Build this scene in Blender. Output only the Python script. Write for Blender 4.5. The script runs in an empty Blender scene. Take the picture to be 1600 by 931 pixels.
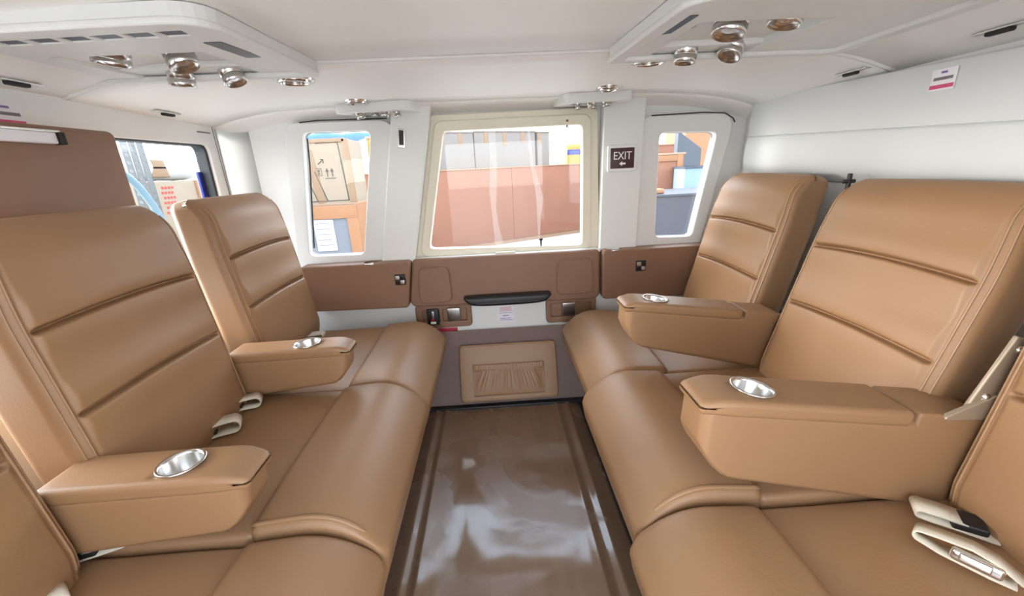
import bpy, bmesh, math, random
from mathutils import Vector, Matrix, noise
random.seed(7)
PI = math.pi
SC = bpy.context.scene
C = SC.collection

# ------------------------------------------------------------------ camera
cam_d = bpy.data.cameras.new('camera'); cam = bpy.data.objects.new('camera', cam_d); C.objects.link(cam)
cam_d.sensor_width = 36.0; cam_d.lens = 14.4; cam_d.clip_start = 0.01; cam_d.clip_end = 300
_p, _w, _r = math.radians(17.7), math.radians(2.0), math.radians(2.8)
_f = Vector((math.sin(_w)*math.cos(_p), math.cos(_w)*math.cos(_p), -math.sin(_p)))
_rt = Vector((math.cos(_w), -math.sin(_w), 0)); _u = _rt.cross(_f)
_r2 = _rt*math.cos(_r) - _u*math.sin(_r); _u2 = _rt*math.sin(_r) + _u*math.cos(_r)
cam.matrix_world = Matrix(((_r2.x,_u2.x,-_f.x,0),(_r2.y,_u2.y,-_f.y,0),(_r2.z,_u2.z,-_f.z,1.10),(0,0,0,1)))
SC.camera = cam

# ------------------------------------------------------------------ sky, sun, exposure
world = bpy.data.worlds.new('sky'); SC.world = world; world.use_nodes = True
wn = world.node_tree; wn.nodes.clear()
wo = wn.nodes.new('ShaderNodeOutputWorld'); wb = wn.nodes.new('ShaderNodeBackground')
tc = wn.nodes.new('ShaderNodeTexCoord'); sx = wn.nodes.new('ShaderNodeSeparateXYZ'); rp = wn.nodes.new('ShaderNodeValToRGB')
rp.color_ramp.elements[0].position = 0.0; rp.color_ramp.elements[0].color = (0.97, 0.97, 0.96, 1)
rp.color_ramp.elements[1].position = 0.7; rp.color_ramp.elements[1].color = (0.66, 0.80, 1.0, 1)
wn.links.new(tc.outputs['Generated'], sx.inputs[0]); wn.links.new(sx.outputs['Z'], rp.inputs[0])
wn.links.new(rp.outputs[0], wb.inputs['Color']); wb.inputs['Strength'].default_value = 4.8
wn.links.new(wb.outputs[0], wo.inputs[0])
sun_d = bpy.data.lights.new('sun', 'SUN'); sun_d.energy = 13.0; sun_d.angle = math.radians(30); sun_d.color = (1.0, 0.97, 0.93)
sun = bpy.data.objects.new('sun', sun_d); C.objects.link(sun)
sun.rotation_euler = Vector((1.0, -0.05, -0.14)).to_track_quat('-Z', 'Y').to_euler()
vs = SC.view_settings; vs.view_transform = 'Standard'; vs.look = 'None'; vs.gamma = 1.0; vs.exposure = 0.50
vs.use_curve_mapping = False

# ------------------------------------------------------------------ materials
def srgb(r, g, b):
    f = lambda c: (c/255)/12.92 if c/255 <= 0.04045 else ((c/255+0.055)/1.055)**2.4
    return (f(r), f(g), f(b), 1)
MATS = {}
def mat(name, col, rough=0.5, metal=0.0, bump=None, var=0.0, vscale=6.0, coat=0.0, spec=0.5, emit=None):
    """plain procedural material: colour with a little noise variation, optional bump (scale, strength)"""
    m = bpy.data.materials.new(name); m.use_nodes = True; nt = m.node_tree; b = nt.nodes['Principled BSDF']
    b.inputs['Roughness'].default_value = rough; b.inputs['Metallic'].default_value = metal
    b.inputs['Specular IOR Level'].default_value = spec; b.inputs['Coat Weight'].default_value = coat
    b.inputs['Base Color'].default_value = col
    t = nt.nodes.new('ShaderNodeTexCoord')
    if var > 0:
        n = nt.nodes.new('ShaderNodeTexNoise'); n.inputs['Scale'].default_value = vscale; n.inputs['Detail'].default_value = 4
        nt.links.new(t.outputs['Object'], n.inputs['Vector'])
        mx = nt.nodes.new('ShaderNodeMix'); mx.data_type = 'RGBA'
        mx.inputs[6].default_value = tuple(c*(1-var) for c in col[:3])+(1,)
        mx.inputs[7].default_value = tuple(min(1, c*(1+var)) for c in col[:3])+(1,)
        nt.links.new(n.outputs['Fac'], mx.inputs[0]); nt.links.new(mx.outputs[2], b.inputs['Base Color'])
    if bump:
        n2 = nt.nodes.new('ShaderNodeTexNoise'); n2.inputs['Scale'].default_value = bump[0]; n2.inputs['Detail'].default_value = 3
        nt.links.new(t.outputs['Object'], n2.inputs['Vector'])
        bp = nt.nodes.new('ShaderNodeBump'); bp.inputs['Strength'].default_value = bump[1]; bp.inputs['Distance'].default_value = 0.002
        nt.links.new(n2.outputs['Fac'], bp.inputs['Height']); nt.links.new(bp.outputs[0], b.inputs['Normal'])
    if emit:
        b.inputs['Emission Color'].default_value = col; b.inputs['Emission Strength'].default_value = emit
    MATS[name] = m
    return m
mat('leather', srgb(147, 112, 80), 0.44, bump=(260, 0.12), var=0.05, vscale=5, spec=0.45)
mat('trim_leather', srgb(132, 98, 76), 0.48, bump=(300, 0.15), var=0.04)
mat('piping', srgb(158, 124, 92), 0.42)
mat('seal_grey', srgb(128, 127, 122), 0.5)
mat('white_panel', srgb(224, 225, 223), 0.42, var=0.015, vscale=2)
mat('white_pad', srgb(206, 209, 209), 0.45, bump=(200, 0.05))
mat('cream', srgb(224, 217, 198), 0.4)
mat('ceiling_vinyl', srgb(240, 238, 234), 0.5, bump=(250, 0.05), var=0.015, vscale=2)
mat('carpet', srgb(124, 106, 100), 0.95, bump=(500, 0.5), var=0.08, vscale=60)
mat('black', srgb(24, 24, 26), 0.45)
mat('black_gloss', srgb(18, 18, 20), 0.3)
mat('dark_base', srgb(34, 31, 30), 0.7)
mat('slate', srgb(52, 58, 72), 0.35)
mat('chrome', (0.72, 0.70, 0.67, 1), 0.12, metal=1.0)
mat('steel', (0.72, 0.71, 0.69, 1), 0.30, metal=1.0)
mat('lens', srgb(170, 166, 160), 0.2, coat=0.5)
mat('brushed', (0.66, 0.65, 0.63, 1), 0.24, metal=1.0)
mat('webbing', srgb(206, 196, 176), 0.7, bump=(400, 0.3), var=0.05, vscale=80)
mat('maroon', srgb(62, 26, 34), 0.35)
mat('white_ink', srgb(240, 240, 238), 0.6)
mat('violet_ink', srgb(128, 106, 168), 0.6)
mat('grey_ink', srgb(120, 112, 120), 0.6)
mat('pink_ink', srgb(205, 80, 120), 0.6)
mat('placard', srgb(232, 230, 236), 0.5)
mat('red_label', srgb(178, 18, 34), 0.45)
mat('red_ink', srgb(205, 60, 56), 0.6)
mat('gasket', srgb(38, 44, 50), 0.5)
mat('blue_paint', srgb(30, 48, 150), 0.4)
mat('bracket_metal', srgb(160, 142, 122), 0.35, metal=0.25)
mat('plywood', srgb(132, 89, 69), 0.75, var=0.14, vscale=1.3, bump=(30, 0.3))
mat('orange_wood', srgb(141, 100, 69), 0.7, var=0.12, vscale=8, bump=(40, 0.3))
mat('pale_wood', srgb(149, 122, 99), 0.75, var=0.1, vscale=8)
mat('cardboard', srgb(141, 128, 111), 0.85, var=0.05, vscale=5)
mat('panel_blue', srgb(106, 109, 116), 0.85, var=0.06, vscale=3)
mat('tape', srgb(126, 102, 78), 0.4, var=0.08, vscale=20)
mat('weathered_grey', srgb(120, 115, 111), 0.85, var=0.13, vscale=3, bump=(25, 0.3))
mat('grey_metal', srgb(54, 56, 64), 0.5, var=0.1, vscale=2)
mat('slate_blue', srgb(56, 65, 77), 0.5, var=0.08, vscale=2)
mat('pale_blue', srgb(110, 133, 149), 0.45)
mat('blue_tube', srgb(91, 120, 133), 0.35)
mat('galvanized', srgb(103, 109, 113), 0.45, metal=0.3)
mat('paper', srgb(172, 175, 177), 0.7)
mat('tarp_white', srgb(177, 181, 183), 0.5, bump=(6, 0.5))
mat('tarp_blue', srgb(65, 103, 135), 0.5, bump=(6, 0.5))
mat('yellow_paint', srgb(143, 120, 54), 0.5)
mat('ply_shaded', srgb(84, 57, 47), 0.8, var=0.1, vscale=3)
mat('concrete', srgb(176, 170, 162), 0.9, var=0.08, vscale=0.8)
mat('ink_dark', srgb(70, 62, 58), 0.7)

# glossy floor cover: the sheet's gloss varies in ragged patches
m = bpy.data.materials.new('floor_cover'); m.use_nodes = True; nt = m.node_tree; b = nt.nodes['Principled BSDF']
t = nt.nodes.new('ShaderNodeTexCoord')
n = nt.nodes.new('ShaderNodeTexNoise'); n.inputs['Scale'].default_value = 2.6; n.inputs['Detail'].default_value = 5; n.inputs['Distortion'].default_value = 0.6
nt.links.new(t.outputs['Object'], n.inputs['Vector'])
r1 = nt.nodes.new('ShaderNodeValToRGB'); r1.color_ramp.elements[0].position = 0.47; r1.color_ramp.elements[1].position = 0.55
r1.color_ramp.elements[0].color = (0.10,)*3+(1,); r1.color_ramp.elements[1].color = (0.34,)*3+(1,)
nt.links.new(n.outputs['Fac'], r1.inputs[0]); nt.links.new(r1.outputs[0], b.inputs['Roughness'])
n2 = nt.nodes.new('ShaderNodeTexNoise'); n2.inputs['Scale'].default_value = 9; n2.inputs['Detail'].default_value = 6
mp = nt.nodes.new('ShaderNodeMapping'); mp.inputs['Scale'].default_value = (3, 0.5, 1)
nt.links.new(t.outputs['Object'], mp.inputs[0]); nt.links.new(mp.outputs[0], n2.inputs['Vector'])
r2 = nt.nodes.new('ShaderNodeValToRGB'); r2.color_ramp.elements[0].color = srgb(112, 86, 66); r2.color_ramp.elements[1].color = srgb(136, 108, 86)
nt.links.new(n2.outputs['Fac'], r2.inputs[0]); nt.links.new(r2.outputs[0], b.inputs['Base Color'])
n3 = nt.nodes.new('ShaderNodeTexNoise'); n3.inputs['Scale'].default_value = 5
nt.links.new(t.outputs['Object'], n3.inputs['Vector'])
bp = nt.nodes.new('ShaderNodeBump'); bp.inputs['Strength'].default_value = 0.25; bp.inputs['Distance'].default_value = 0.01
nt.links.new(n3.outputs['Fac'], bp.inputs['Height']); nt.links.new(bp.outputs[0], b.inputs['Normal'])
b.inputs['Specular IOR Level'].default_value = 0.7
MATS['floor_cover'] = m

def glass_mat(name, tint, gloss=0.06, haze=0.0):
    m = bpy.data.materials.new(name); m.use_nodes = True; nt = m.node_tree; nt.nodes.clear()
    o = nt.nodes.new('ShaderNodeOutputMaterial'); tr = nt.nodes.new('ShaderNodeBsdfTransparent'); tr.inputs[0].default_value = tint
    gl = nt.nodes.new('ShaderNodeBsdfGlossy'); gl.inputs['Roughness'].default_value = 0.03
    mx = nt.nodes.new('ShaderNodeMixShader'); mx.inputs[0].default_value = gloss
    nt.links.new(tr.outputs[0], mx.inputs[1]); nt.links.new(gl.outputs[0], mx.inputs[2])
    last = mx
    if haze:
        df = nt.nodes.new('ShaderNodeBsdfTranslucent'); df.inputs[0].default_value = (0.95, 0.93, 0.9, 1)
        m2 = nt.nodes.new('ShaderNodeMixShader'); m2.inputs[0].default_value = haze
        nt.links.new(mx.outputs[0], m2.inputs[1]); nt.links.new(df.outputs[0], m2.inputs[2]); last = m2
    nt.links.new(last.outputs[0], o.inputs[0]); MATS[name] = m
glass_mat('glass', (0.97, 0.97, 0.96, 1), 0.025)
glass_mat('streak_haze', (1, 1, 1, 1), 0.04, 0.13)

# ------------------------------------------------------------------ helpers
def wm(o):
    return (wm(o.parent) @ o.matrix_parent_inverse @ o.matrix_basis) if o.parent else o.matrix_basis.copy()
def obj(name, me, m, parent=None, world=True):
    """link a mesh; world=True: its vertices are world coordinates, else the parent's own coordinates"""
    o = bpy.data.objects.new(name, me); C.objects.link(o)
    if m and not me.materials: me.materials.append(MATS[m])
    if parent:
        o.parent = parent
        if world: o.matrix_parent_inverse = wm(parent).inverted()
    return o
def tag(o, label, cat, group=None):
    o['label'] = label; o['category'] = cat
    if group: o['group'] = group
    return o
def struct(o): o['kind'] = 'structure'; return o
def thing(name, label, cat, loc=(0, 0, 0), rotz=0, group=None):
    o = bpy.data.objects.new(name, None); C.objects.link(o); o.empty_display_size = 0.05
    o.location = loc; o.rotation_euler = (0, 0, rotz)
    return tag(o, label, cat, group)
def finish(bm, smooth=True):
    bmesh.ops.recalc_face_normals(bm, faces=bm.faces)
    me = bpy.data.meshes.new('mesh'); bm.to_mesh(me); bm.free()
    if smooth:
        for p in me.polygons: p.use_smooth = True
    return me
def axis_samples(h, r, n, k):
    s = []
    a = h - r
    for i in range(k): s.append(-(a + r*math.tan(PI/4*(1-i/k))))
    s += [min(a, max(-a, q)) for q in n] if isinstance(n, list) else [-a + 2*a*i/n for i in range(n+1)]
    for i in range(1, k+1): s.append(a + r*math.tan(PI/4*i/k))
    return s
def rbox(c, size, r=0.01, n=(1, 1, 1), k=3, fn=None, M=None, smooth=True):
    """closed box with rounded edges, centre c; fn deforms a point given relative to the centre; M transforms last"""
    h = [s/2 for s in size]; r = min(r, min(h)*0.98)
    S = [axis_samples(h[i], r, n[i], k) for i in range(3)]
    L = [len(s) for s in S]
    bm = bmesh.new(); vd = {}
    def vert(i, j, l):
        key = (i, j, l)
        if key in vd: return vd[key]
        p = [S[0][i], S[1][j], S[2][l]]
        q = [max(-(h[a]-r), min(h[a]-r, p[a])) for a in range(3)]
        d = Vector([p[a]-q[a] for a in range(3)])
        v = Vector(q) + (d.normalized()*r if d.length > 1e-9 else d)
        if fn: v = Vector(fn(v))
        v = v + Vector(c)
        if M: v = M @ v
        vd[key] = bm.verts.new(v); return vd[key]
    for ax in range(3):
        a, b_ = [x for x in range(3) if x != ax]
        for end in (0, L[ax]-1):
            for i in range(L[a]-1):
                for j in range(L[b_]-1):
                    q = []
                    for (di, dj) in ((0, 0), (1, 0), (1, 1), (0, 1)):
                        idx = [0, 0, 0]; idx[ax] = end; idx[a] = i+di; idx[b_] = j+dj
                        q.append(vert(*idx))
                    try: bm.faces.new(q)
                    except ValueError: pass
    return finish(bm, smooth)
def wb_(x0, x1, y0, y1, z0, z1, r=0.004, **kw):
    return rbox(((x0+x1)/2, (y0+y1)/2, (z0+z1)/2), (abs(x1-x0), abs(y1-y0), abs(z1-z0)), r, k=2, **kw)
def rpoly(pts, r, n=6):
    """round the corners of a polygon; r may be one number or one per corner"""
    out = []; N = len(pts)
    for i in range(N):
        p0, p1, p2 = Vector(pts[i-1]), Vector(pts[i]), Vector(pts[(i+1) % N])
        rr = r[i] if isinstance(r, (list, tuple)) else r
        a = (p0-p1).normalized(); b = (p2-p1).normalized()
        ang = a.angle(b)
        d = min(rr/math.tan(ang/2), (p0-p1).length*0.48, (p2-p1).length*0.48)
        if rr <= 0: out.append(tuple(p1)); continue
        s, e = p1+a*d, p1+b*d
        for k in range(n+1):
            u = k/n
            out.append(tuple((1-u)**2*s + 2*u*(1-u)*p1 + u*u*e))
    return out
MY = Matrix.Rotation(PI/2, 4, 'X')                                   # plate in XZ, thickness along Y
MX = Matrix(((0, 0, 1, 0), (1, 0, 0, 0), (0, 1, 0, 0), (0, 0, 0, 1)))  # plate in YZ, thickness along X
def plate(loops, thick, bevel=0.0, M=None, smooth=False):
    """flat plate with holes: loops[0] outline, the others holes; centred on its plane"""
    cu = bpy.data.curves.new('c', 'CURVE'); cu.dimensions = '2D'; cu.fill_mode = 'BOTH'
    cu.extrude = max(thick/2-bevel, 0.0002); cu.bevel_depth = bevel; cu.bevel_resolution = 2
    for lp in loops:
        sp = cu.splines.new('POLY'); sp.points.add(len(lp)-1); sp.use_cyclic_u = True
        for q, p in zip(sp.points, lp): q.co = (p[0], p[1], 0, 1)
    o = bpy.data.objects.new('c', cu)
    me = bpy.data.meshes.new_from_object(o); bpy.data.objects.remove(o); bpy.data.curves.remove(cu)
    if M: me.transform(M)
    bm = bmesh.new(); bm.from_mesh(me); bmesh.ops.remove_doubles(bm, verts=bm.verts, dist=1e-5); bm.to_mesh(me); bm.free()
    for p in me.polygons: p.use_smooth = smooth
    return me
def yplate(loops, y0, y1, bevel=0.0): return plate(loops, abs(y1-y0), bevel, Matrix.Translation((0, (y0+y1)/2, 0)) @ MY)
def xplate(loops, x0, x1, bevel=0.0): return plate(loops, abs(x1-x0), bevel, Matrix.Translation(((x0+x1)/2, 0, 0)) @ MX)
def zplate(loops, z0, z1, bevel=0.0): return plate(loops, abs(z1-z0), bevel, Matrix.Translation((0, 0, (z0+z1)/2)))
def rect(x0, x1, z0, z1): return [(x0, z0), (x1, z0), (x1, z1), (x0, z1)]
def lathe(prof, n=32, M=None, close=False):
    bm = bmesh.new(); rings = []
    for (r, z) in prof:
        rings.append([bm.verts.new((r*math.cos(2*PI*i/n), r*math.sin(2*PI*i/n), z)) for i in range(n)] if r > 1e-6 else [bm.verts.new((0, 0, z))])
    for a, b in zip(rings, rings[1:]):
        for i in range(n):
            j = (i+1) % n
            q = [a[i % len(a)], a[j % len(a)], b[j % len(b)], b[i % len(b)]]
            q2 = []
            for v in q:
                if v not in q2: q2.append(v)
            if len(q2) > 2: bm.faces.new(q2)
    if M: bm.transform(M)
    return finish(bm)
def tube(pts, r, n=8, M=None, closed=False):
    """round tube through points"""
    bm = bmesh.new(); P = [Vector(p) for p in pts]; rings = []; up = Vector((0, 0, 1)); prev = None
    for i, p in enumerate(P):
        a = P[i-1] if (i > 0 or closed) else p; b = P[(i+1) % len(P)] if (i < len(P)-1 or closed) else p
        t = (b-a).normalized()
        if prev is None: s = t.cross(up if abs(t.z) < 0.9 else Vector((1, 0, 0))).normalized()
        else: s = (prev - t*prev.dot(t)).normalized()
        prev = s; w = t.cross(s)
        rings.append([bm.verts.new(p + (s*math.cos(2*PI*k/n)+w*math.sin(2*PI*k/n))*r) for k in range(n)])
    m_ = len(rings)
    for i in range(m_ if closed else m_-1):
        A, B = rings[i], rings[(i+1) % m_]
        for k in range(n): bm.faces.new((A[k], A[(k+1) % n], B[(k+1) % n], B[k]))
    if not closed: bm.faces.new(rings[0]); bm.faces.new(rings[-1])
    if M: bm.transform(M)
    return finish(bm)
def ribbon(path, w, th, M=None):
    """flat strap swept along a path in the xz plane, w wide along y"""
    bm = bmesh.new(); P = [Vector((p[0], 0, p[1])) for p in path]; rows = []
    for i, p in enumerate(P):
        t = (P[min(i+1, len(P)-1)]-P[max(i-1, 0)]).normalized(); nrm = Vector((-t.z, 0, t.x))
        rows.append([bm.verts.new(p+Vector((0, s*w/2, 0))+nrm*(d*th/2)) for s, d in ((-1, -1), (1, -1), (1, 1), (-1, 1))])
    for a, b in zip(rows, rows[1:]):
        for k in range(4): bm.faces.new((a[k], a[(k+1) % 4], b[(k+1) % 4], b[k]))
    bm.faces.new(rows[0]); bm.faces.new(rows[-1])
    if M: bm.transform(M)
    return finish(bm)
def text_mesh(s, size, M, ext=0.0004):
    cu = bpy.data.curves.new('t', 'FONT'); cu.body = s; cu.size = size; cu.align_x = 'CENTER'; cu.align_y = 'CENTER'; cu.extrude = ext
    o = bpy.data.objects.new('t', cu); me = bpy.data.meshes.new_from_object(o)
    bpy.data.objects.remove(o); bpy.data.curves.remove(cu); me.transform(M); return me
def boolean_cut(me, cutter):
    a = bpy.data.objects.new('a', me); b = bpy.data.objects.new('b', cutter); C.objects.link(a); C.objects.link(b)
    md = a.modifiers.new('x', 'BOOLEAN'); md.object = b; md.operation = 'DIFFERENCE'; md.solver = 'EXACT'
    dg = bpy.context.evaluated_depsgraph_get(); dg.update()
    out = bpy.data.meshes.new_from_object(a.evaluated_get(dg))
    bpy.data.objects.remove(a); bpy.data.objects.remove(b)
    return out
def T(x, y, z): return Matrix.Translation((x, y, z))
def gauss(x, s): return math.exp(-(x/s)**2)
def sstep(a, b, x):
    t = max(0, min(1, (x-a)/(b-a))); return t*t*(3-2*t)
def join_meshes(mes):
    bm = bmesh.new()
    for me in mes: bm.from_mesh(me)
    out = bpy.data.meshes.new('mesh'); bm.to_mesh(out); bm.free()
    return out

# ================================================================== the cabin shell
YN = -0.20                                    # open near side of the cabin
XL, XR = -1.12, 1.17
# floor
fl = struct(obj('floor', wb_(XL-0.05, XR+0.05, YN, 1.80, -0.06, -0.012, 0.002), 'dark_base'))
def floor_fn():
    bm = bmesh.new(); xs = []
    prof = [(-0.395, -0.010), (-0.385, 0.000), (-0.335, 0.001), (-0.325, 0.008), (-0.315, 0.008), (-0.305, 0.001), (-0.29, 0.001), (-0.282, 0.007), (-0.274, 0.007), (-0.265, 0.0),
            (-0.15, -0.001), (0.0, 0.001), (0.14, -0.001), (0.235, 0.0), (0.245, 0.007), (0.254, 0.007), (0.264, 0.001), (0.285, 0.001), (0.295, 0.008), (0.305, 0.008), (0.315, 0.0), (0.35, 0.0), (0.36, -0.010)]
    ny = 40; rows = []
    for j in range(ny+1):
        y = YN + (1.742-YN)*j/ny
        rows.append([bm.verts.new((x, y, z+0.0012*noise.noise(Vector((x*5, y*4, 0))))) for x, z in prof])
    for a, b in zip(rows, rows[1:]):
        for k in range(len(prof)-1): bm.faces.new((a[k], a[k+1], b[k+1], b[k]))
    return finish(bm)
cover = obj('floor_cover', floor_fn(), 'floor_cover', fl)
obj('edge_strip', wb_(-0.60, 0.60, 1.722, 1.752, -0.012, 0.012, 0.003), 'black', fl)

# ceiling: near panel and far panel meeting in a rib, then a cove down to the far wall
def zarch(x): return -0.062*min(1.1, abs(x)/1.12)**6
def z_near(x, y): return 1.392 + (1.26-y)*0.004 + zarch(x)
def z_far(x, y): return 1.388 - (y-1.26)*0.026 + zarch(x)
def sheet(zf, y0, y1, ny, x0=XL-0.04, x1=XR+0.04, nx=40, th=0.03):
    bm = bmesh.new(); lo = []; hi = []
    for j in range(ny+1):
        y = y0+(y1-y0)*j/ny
        lo.append([bm.verts.new((x0+(x1-x0)*i/nx, y, zf(x0+(x1-x0)*i/nx, y))) for i in range(nx+1)])
        hi.append([bm.verts.new((x0+(x1-x0)*i/nx, y, zf(x0+(x1-x0)*i/nx, y)+th)) for i in range(nx+1)])
    for g in (lo, hi):
        for a, b in zip(g, g[1:]):
            for k in range(nx): bm.faces.new((a[k], a[k+1], b[k+1], b[k]))
    for k in range(nx):
        bm.faces.new((lo[0][k], lo[0][k+1], hi[0][k+1], hi[0][k])); bm.faces.new((lo[-1][k], lo[-1][k+1], hi[-1][k+1], hi[-1][k]))
    for j in range(ny):
        bm.faces.new((lo[j][0], lo[j+1][0], hi[j+1][0], hi[j][0])); bm.faces.new((lo[j][-1], lo[j+1][-1], hi[j+1][-1], hi[j][-1]))
    return finish(bm)
ce = struct(obj('ceiling', sheet(z_near, YN, 1.262, 8), 'ceiling_vinyl'))
obj('far_panel', sheet(z_far, 1.25, 1.87, 6), 'ceiling_vinyl', ce)
def z_cove(x, y):
    u = (y-1.866)/(1.99-1.866); return z_far(x, 1.866)-0.004 - 0.045*u**1.3
obj('cove_panel', sheet(z_cove, 1.866, 1.99, 6), 'ceiling_vinyl', ce)
tr = struct(obj('trim_1', tube([(XL-0.02+(XR-XL+0.04)*i/40, 1.262, z_near(XL-0.02+(XR-XL+0.04)*i/40, 1.262)+0.002) for i in range(41)], 0.007, 10), 'white_panel'))

# ---- left bulkhead with its window
wL = struct(obj('wall_left', xplate([rect(YN, 1.87, 0, 1.40), rpoly(rect(-0.10, 1.808, 0.62, 1.245), 0.035)], XL-0.05, XL, 0.004), 'white_panel'))
def corner_fn():
    bm = bmesh.new(); rows = []
    for j in range(9):
        a = PI/2*j/8; x = XL+0.12-0.12*math.cos(a); y = 1.865+0.10*math.sin(a)
        rows.append([bm.verts.new((x, y, 0)), bm.verts.new((x, y, 1.40))])
    for a, b in zip(rows, rows[1:]): bm.faces.new((a[0], a[1], b[1], b[0]))
    bmesh.ops.solidify(bm, geom=bm.faces[:], thickness=-0.02)
    return finish(bm)
obj('corner_panel', corner_fn(), 'white_panel', wL)
def strip_yz(pts, x, r=0.002): return tube([(x, y, z) for y, z in pts], r, 6)
obj('panel_seam', strip_yz([(1.868, 0.72), (1.862, 1.0), (1.855, 1.15), (1.852, 1.33)], XL+0.001, 0.0015), 'grey_ink', wL)
obj('slot', wb_(XL-0.001, XL+0.002, 1.755, 1.832, 1.284, 1.289, 0.001), 'grey_ink', wL)
w1 = struct(obj('window_1', xplate([rpoly(rect(-0.105, 1.813, 0.615, 1.25), 0.038), rpoly(rect(-0.093, 1.795, 0.627, 1.238), 0.03)], XL-0.055, XL-0.012, 0.003), 'gasket'))
obj('pane', xplate([rpoly(rect(-0.10, 1.80, 0.62, 1.243), 0.03)], XL-0.040, XL-0.036), 'glass', w1)
obj('edge_stripe', wb_(XL-0.058, XL-0.046, 1.770, 1.806, 0.76, 1.14, 0.003), 'blue_paint', w1)

# ---- right bulkhead: plate with two padded panels
wR = struct(obj('wall_right', xplate([rect(YN, 1.99, 0, 1.40)], XR, XR+0.05), 'white_panel'))
def pad_up(v):
    x, y, z = v; return (x - 0.003*(1-(z/0.075)**2 if abs(z) < 0.075 else 0), y, z)
def skew(v, a): return (v[0], v[1], v[2])
SH = Matrix(((1, 0, 0, 0), (0, 1, 0, 0), (0, 0.035, 1, -0.065), (0, 0, 0, 1)))       # pads run slightly uphill towards the far wall
obj('upper_pad', rbox((XR-0.005, 0.86, 1.252), (0.06, 2.02, 0.150), 0.006, (2, 12, 6), fn=pad_up, M=SH), 'white_pad', wR)
def pad_lo(v):
    x, y, z = v; return (x - 0.012*max(0, 1-(z/0.082)**2) + 0.030*sstep(-0.02, -0.082, z)**2*(1 if x < 0 else 0), y, z)
obj('lower_pad', rbox((XR-0.008, 0.86, 1.098), (0.062, 2.02, 0.162), 0.010, (2, 12, 10), fn=pad_lo, M=SH), 'white_pad', wR)

# ---- far wall: skin, surrounds, pillars, windows
winL_out = rpoly([(-0.862, 1.315), (-0.395, 1.315), (-0.520, 0.70), (-0.925, 0.70)], [0.05, 0.07, 0.0, 0.0])
winL_in = rpoly([(-0.800, 1.287), (-0.500, 1.284), (-0.612, 0.738), (-0.872, 0.742)], 0.035)
winR_out = rpoly([(0.675, 1.280), (1.098, 1.280), (0.985, 0.70), (0.665, 0.70)], [0.05, 0.07, 0.0, 0.0])
winR_in = rpoly([(0.757, 1.221), (1.030, 1.214), (0.950, 0.738), (0.762, 0.742)], 0.035)
door_out = rpoly([(-0.250, 1.325), (0.478, 1.328), (0.496, 0.70), (-0.388, 0.70)], [0.03, 0.03, 0.0, 0.0])
door_mid = rpoly([(-0.225, 1.297), (0.446, 1.300), (0.452, 0.712), (-0.350, 0.720)], 0.035)
door_in = rpoly([(-0.200, 1.268), (0.418, 1.270), (0.418, 0.726), (-0.316, 0.746)], 0.03)
def grow(lp, d):
    c = sum((Vector(p) for p in lp), Vector((0, 0)))/len(lp)
    return [tuple(c+(Vector(p)-c)*(1+d)) for p in lp]
wF = struct(obj('wall_far', yplate([rect(XL-0.05, XR+0.05, 0.30, 1.40), grow(winL_in, 0.06), grow(door_in, 0.03), grow(winR_in, 0.06)], 1.96, 2.00), 'white_panel'))
obj('surround_panel', yplate([winL_out, winL_in], 1.925, 1.964, 0.005), 'white_panel', wF)
obj('surround_panel', yplate([winR_out, winR_in], 1.925, 1.964, 0.005), 'white_panel', wF)
obj('shadow_gap', tube([(-0.80, 1.928, 1.322), (-0.72, 1.928, 1.327), (-0.43, 1.928, 1.324)], 0.0025, 6), 'dark_base', wF)
obj('shadow_gap', tube([(0.72, 1.928, 1.287), (0.95, 1.928, 1.291), (1.05, 1.928, 1.285), (1.09, 1.928, 1.262), (1.10, 1.928, 1.245)], 0.0025, 6), 'dark_base', wF)
obj('pillar', yplate([rpoly([(-0.392, 1.375), (-0.238, 1.375), (-0.385, 0.70), (-0.527, 0.70)], 0.004)], 1.897, 1.965, 0.007), 'white_panel', wF)
obj('pillar', yplate([rpoly([(0.508, 1.365), (0.678, 1.36), (0.662, 0.70), (0.497, 0.70)], 0.004)], 1.897, 1.965, 0.007), 'white_panel', wF)
obj('lower_panel', wb_(-1.14, 1.16, 1.905, 1.96, 0.33, 0.70, 0.003), 'white_panel', wF)
# near side: the same wall round the open doorway the photograph was taken from
struct(obj('wall_near', yplate([rect(XL-0.05, XR+0.05, -0.05, 1.42), grow(winL_in, 0.02), rpoly([(-0.42, 0.0), (0.50, 0.0), (0.50, 1.33), (-0.42, 1.33)], 0.03), grow(winR_in, 0.02)], YN-0.04, YN), 'white_panel'))
# slanted carpeted kick panel under the door
def carp(z): return 1.752 + 0.382*z
cm = plate([rect(-1.1, 1.1, 0, 0.365)], 0.02, 0.001, Matrix.Translation((0, 1.763, 0)) @ Matrix.Rotation(PI/2-math.atan(0.382), 4, 'X'))
obj('carpet_panel', cm, 'carpet', wF)
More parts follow.
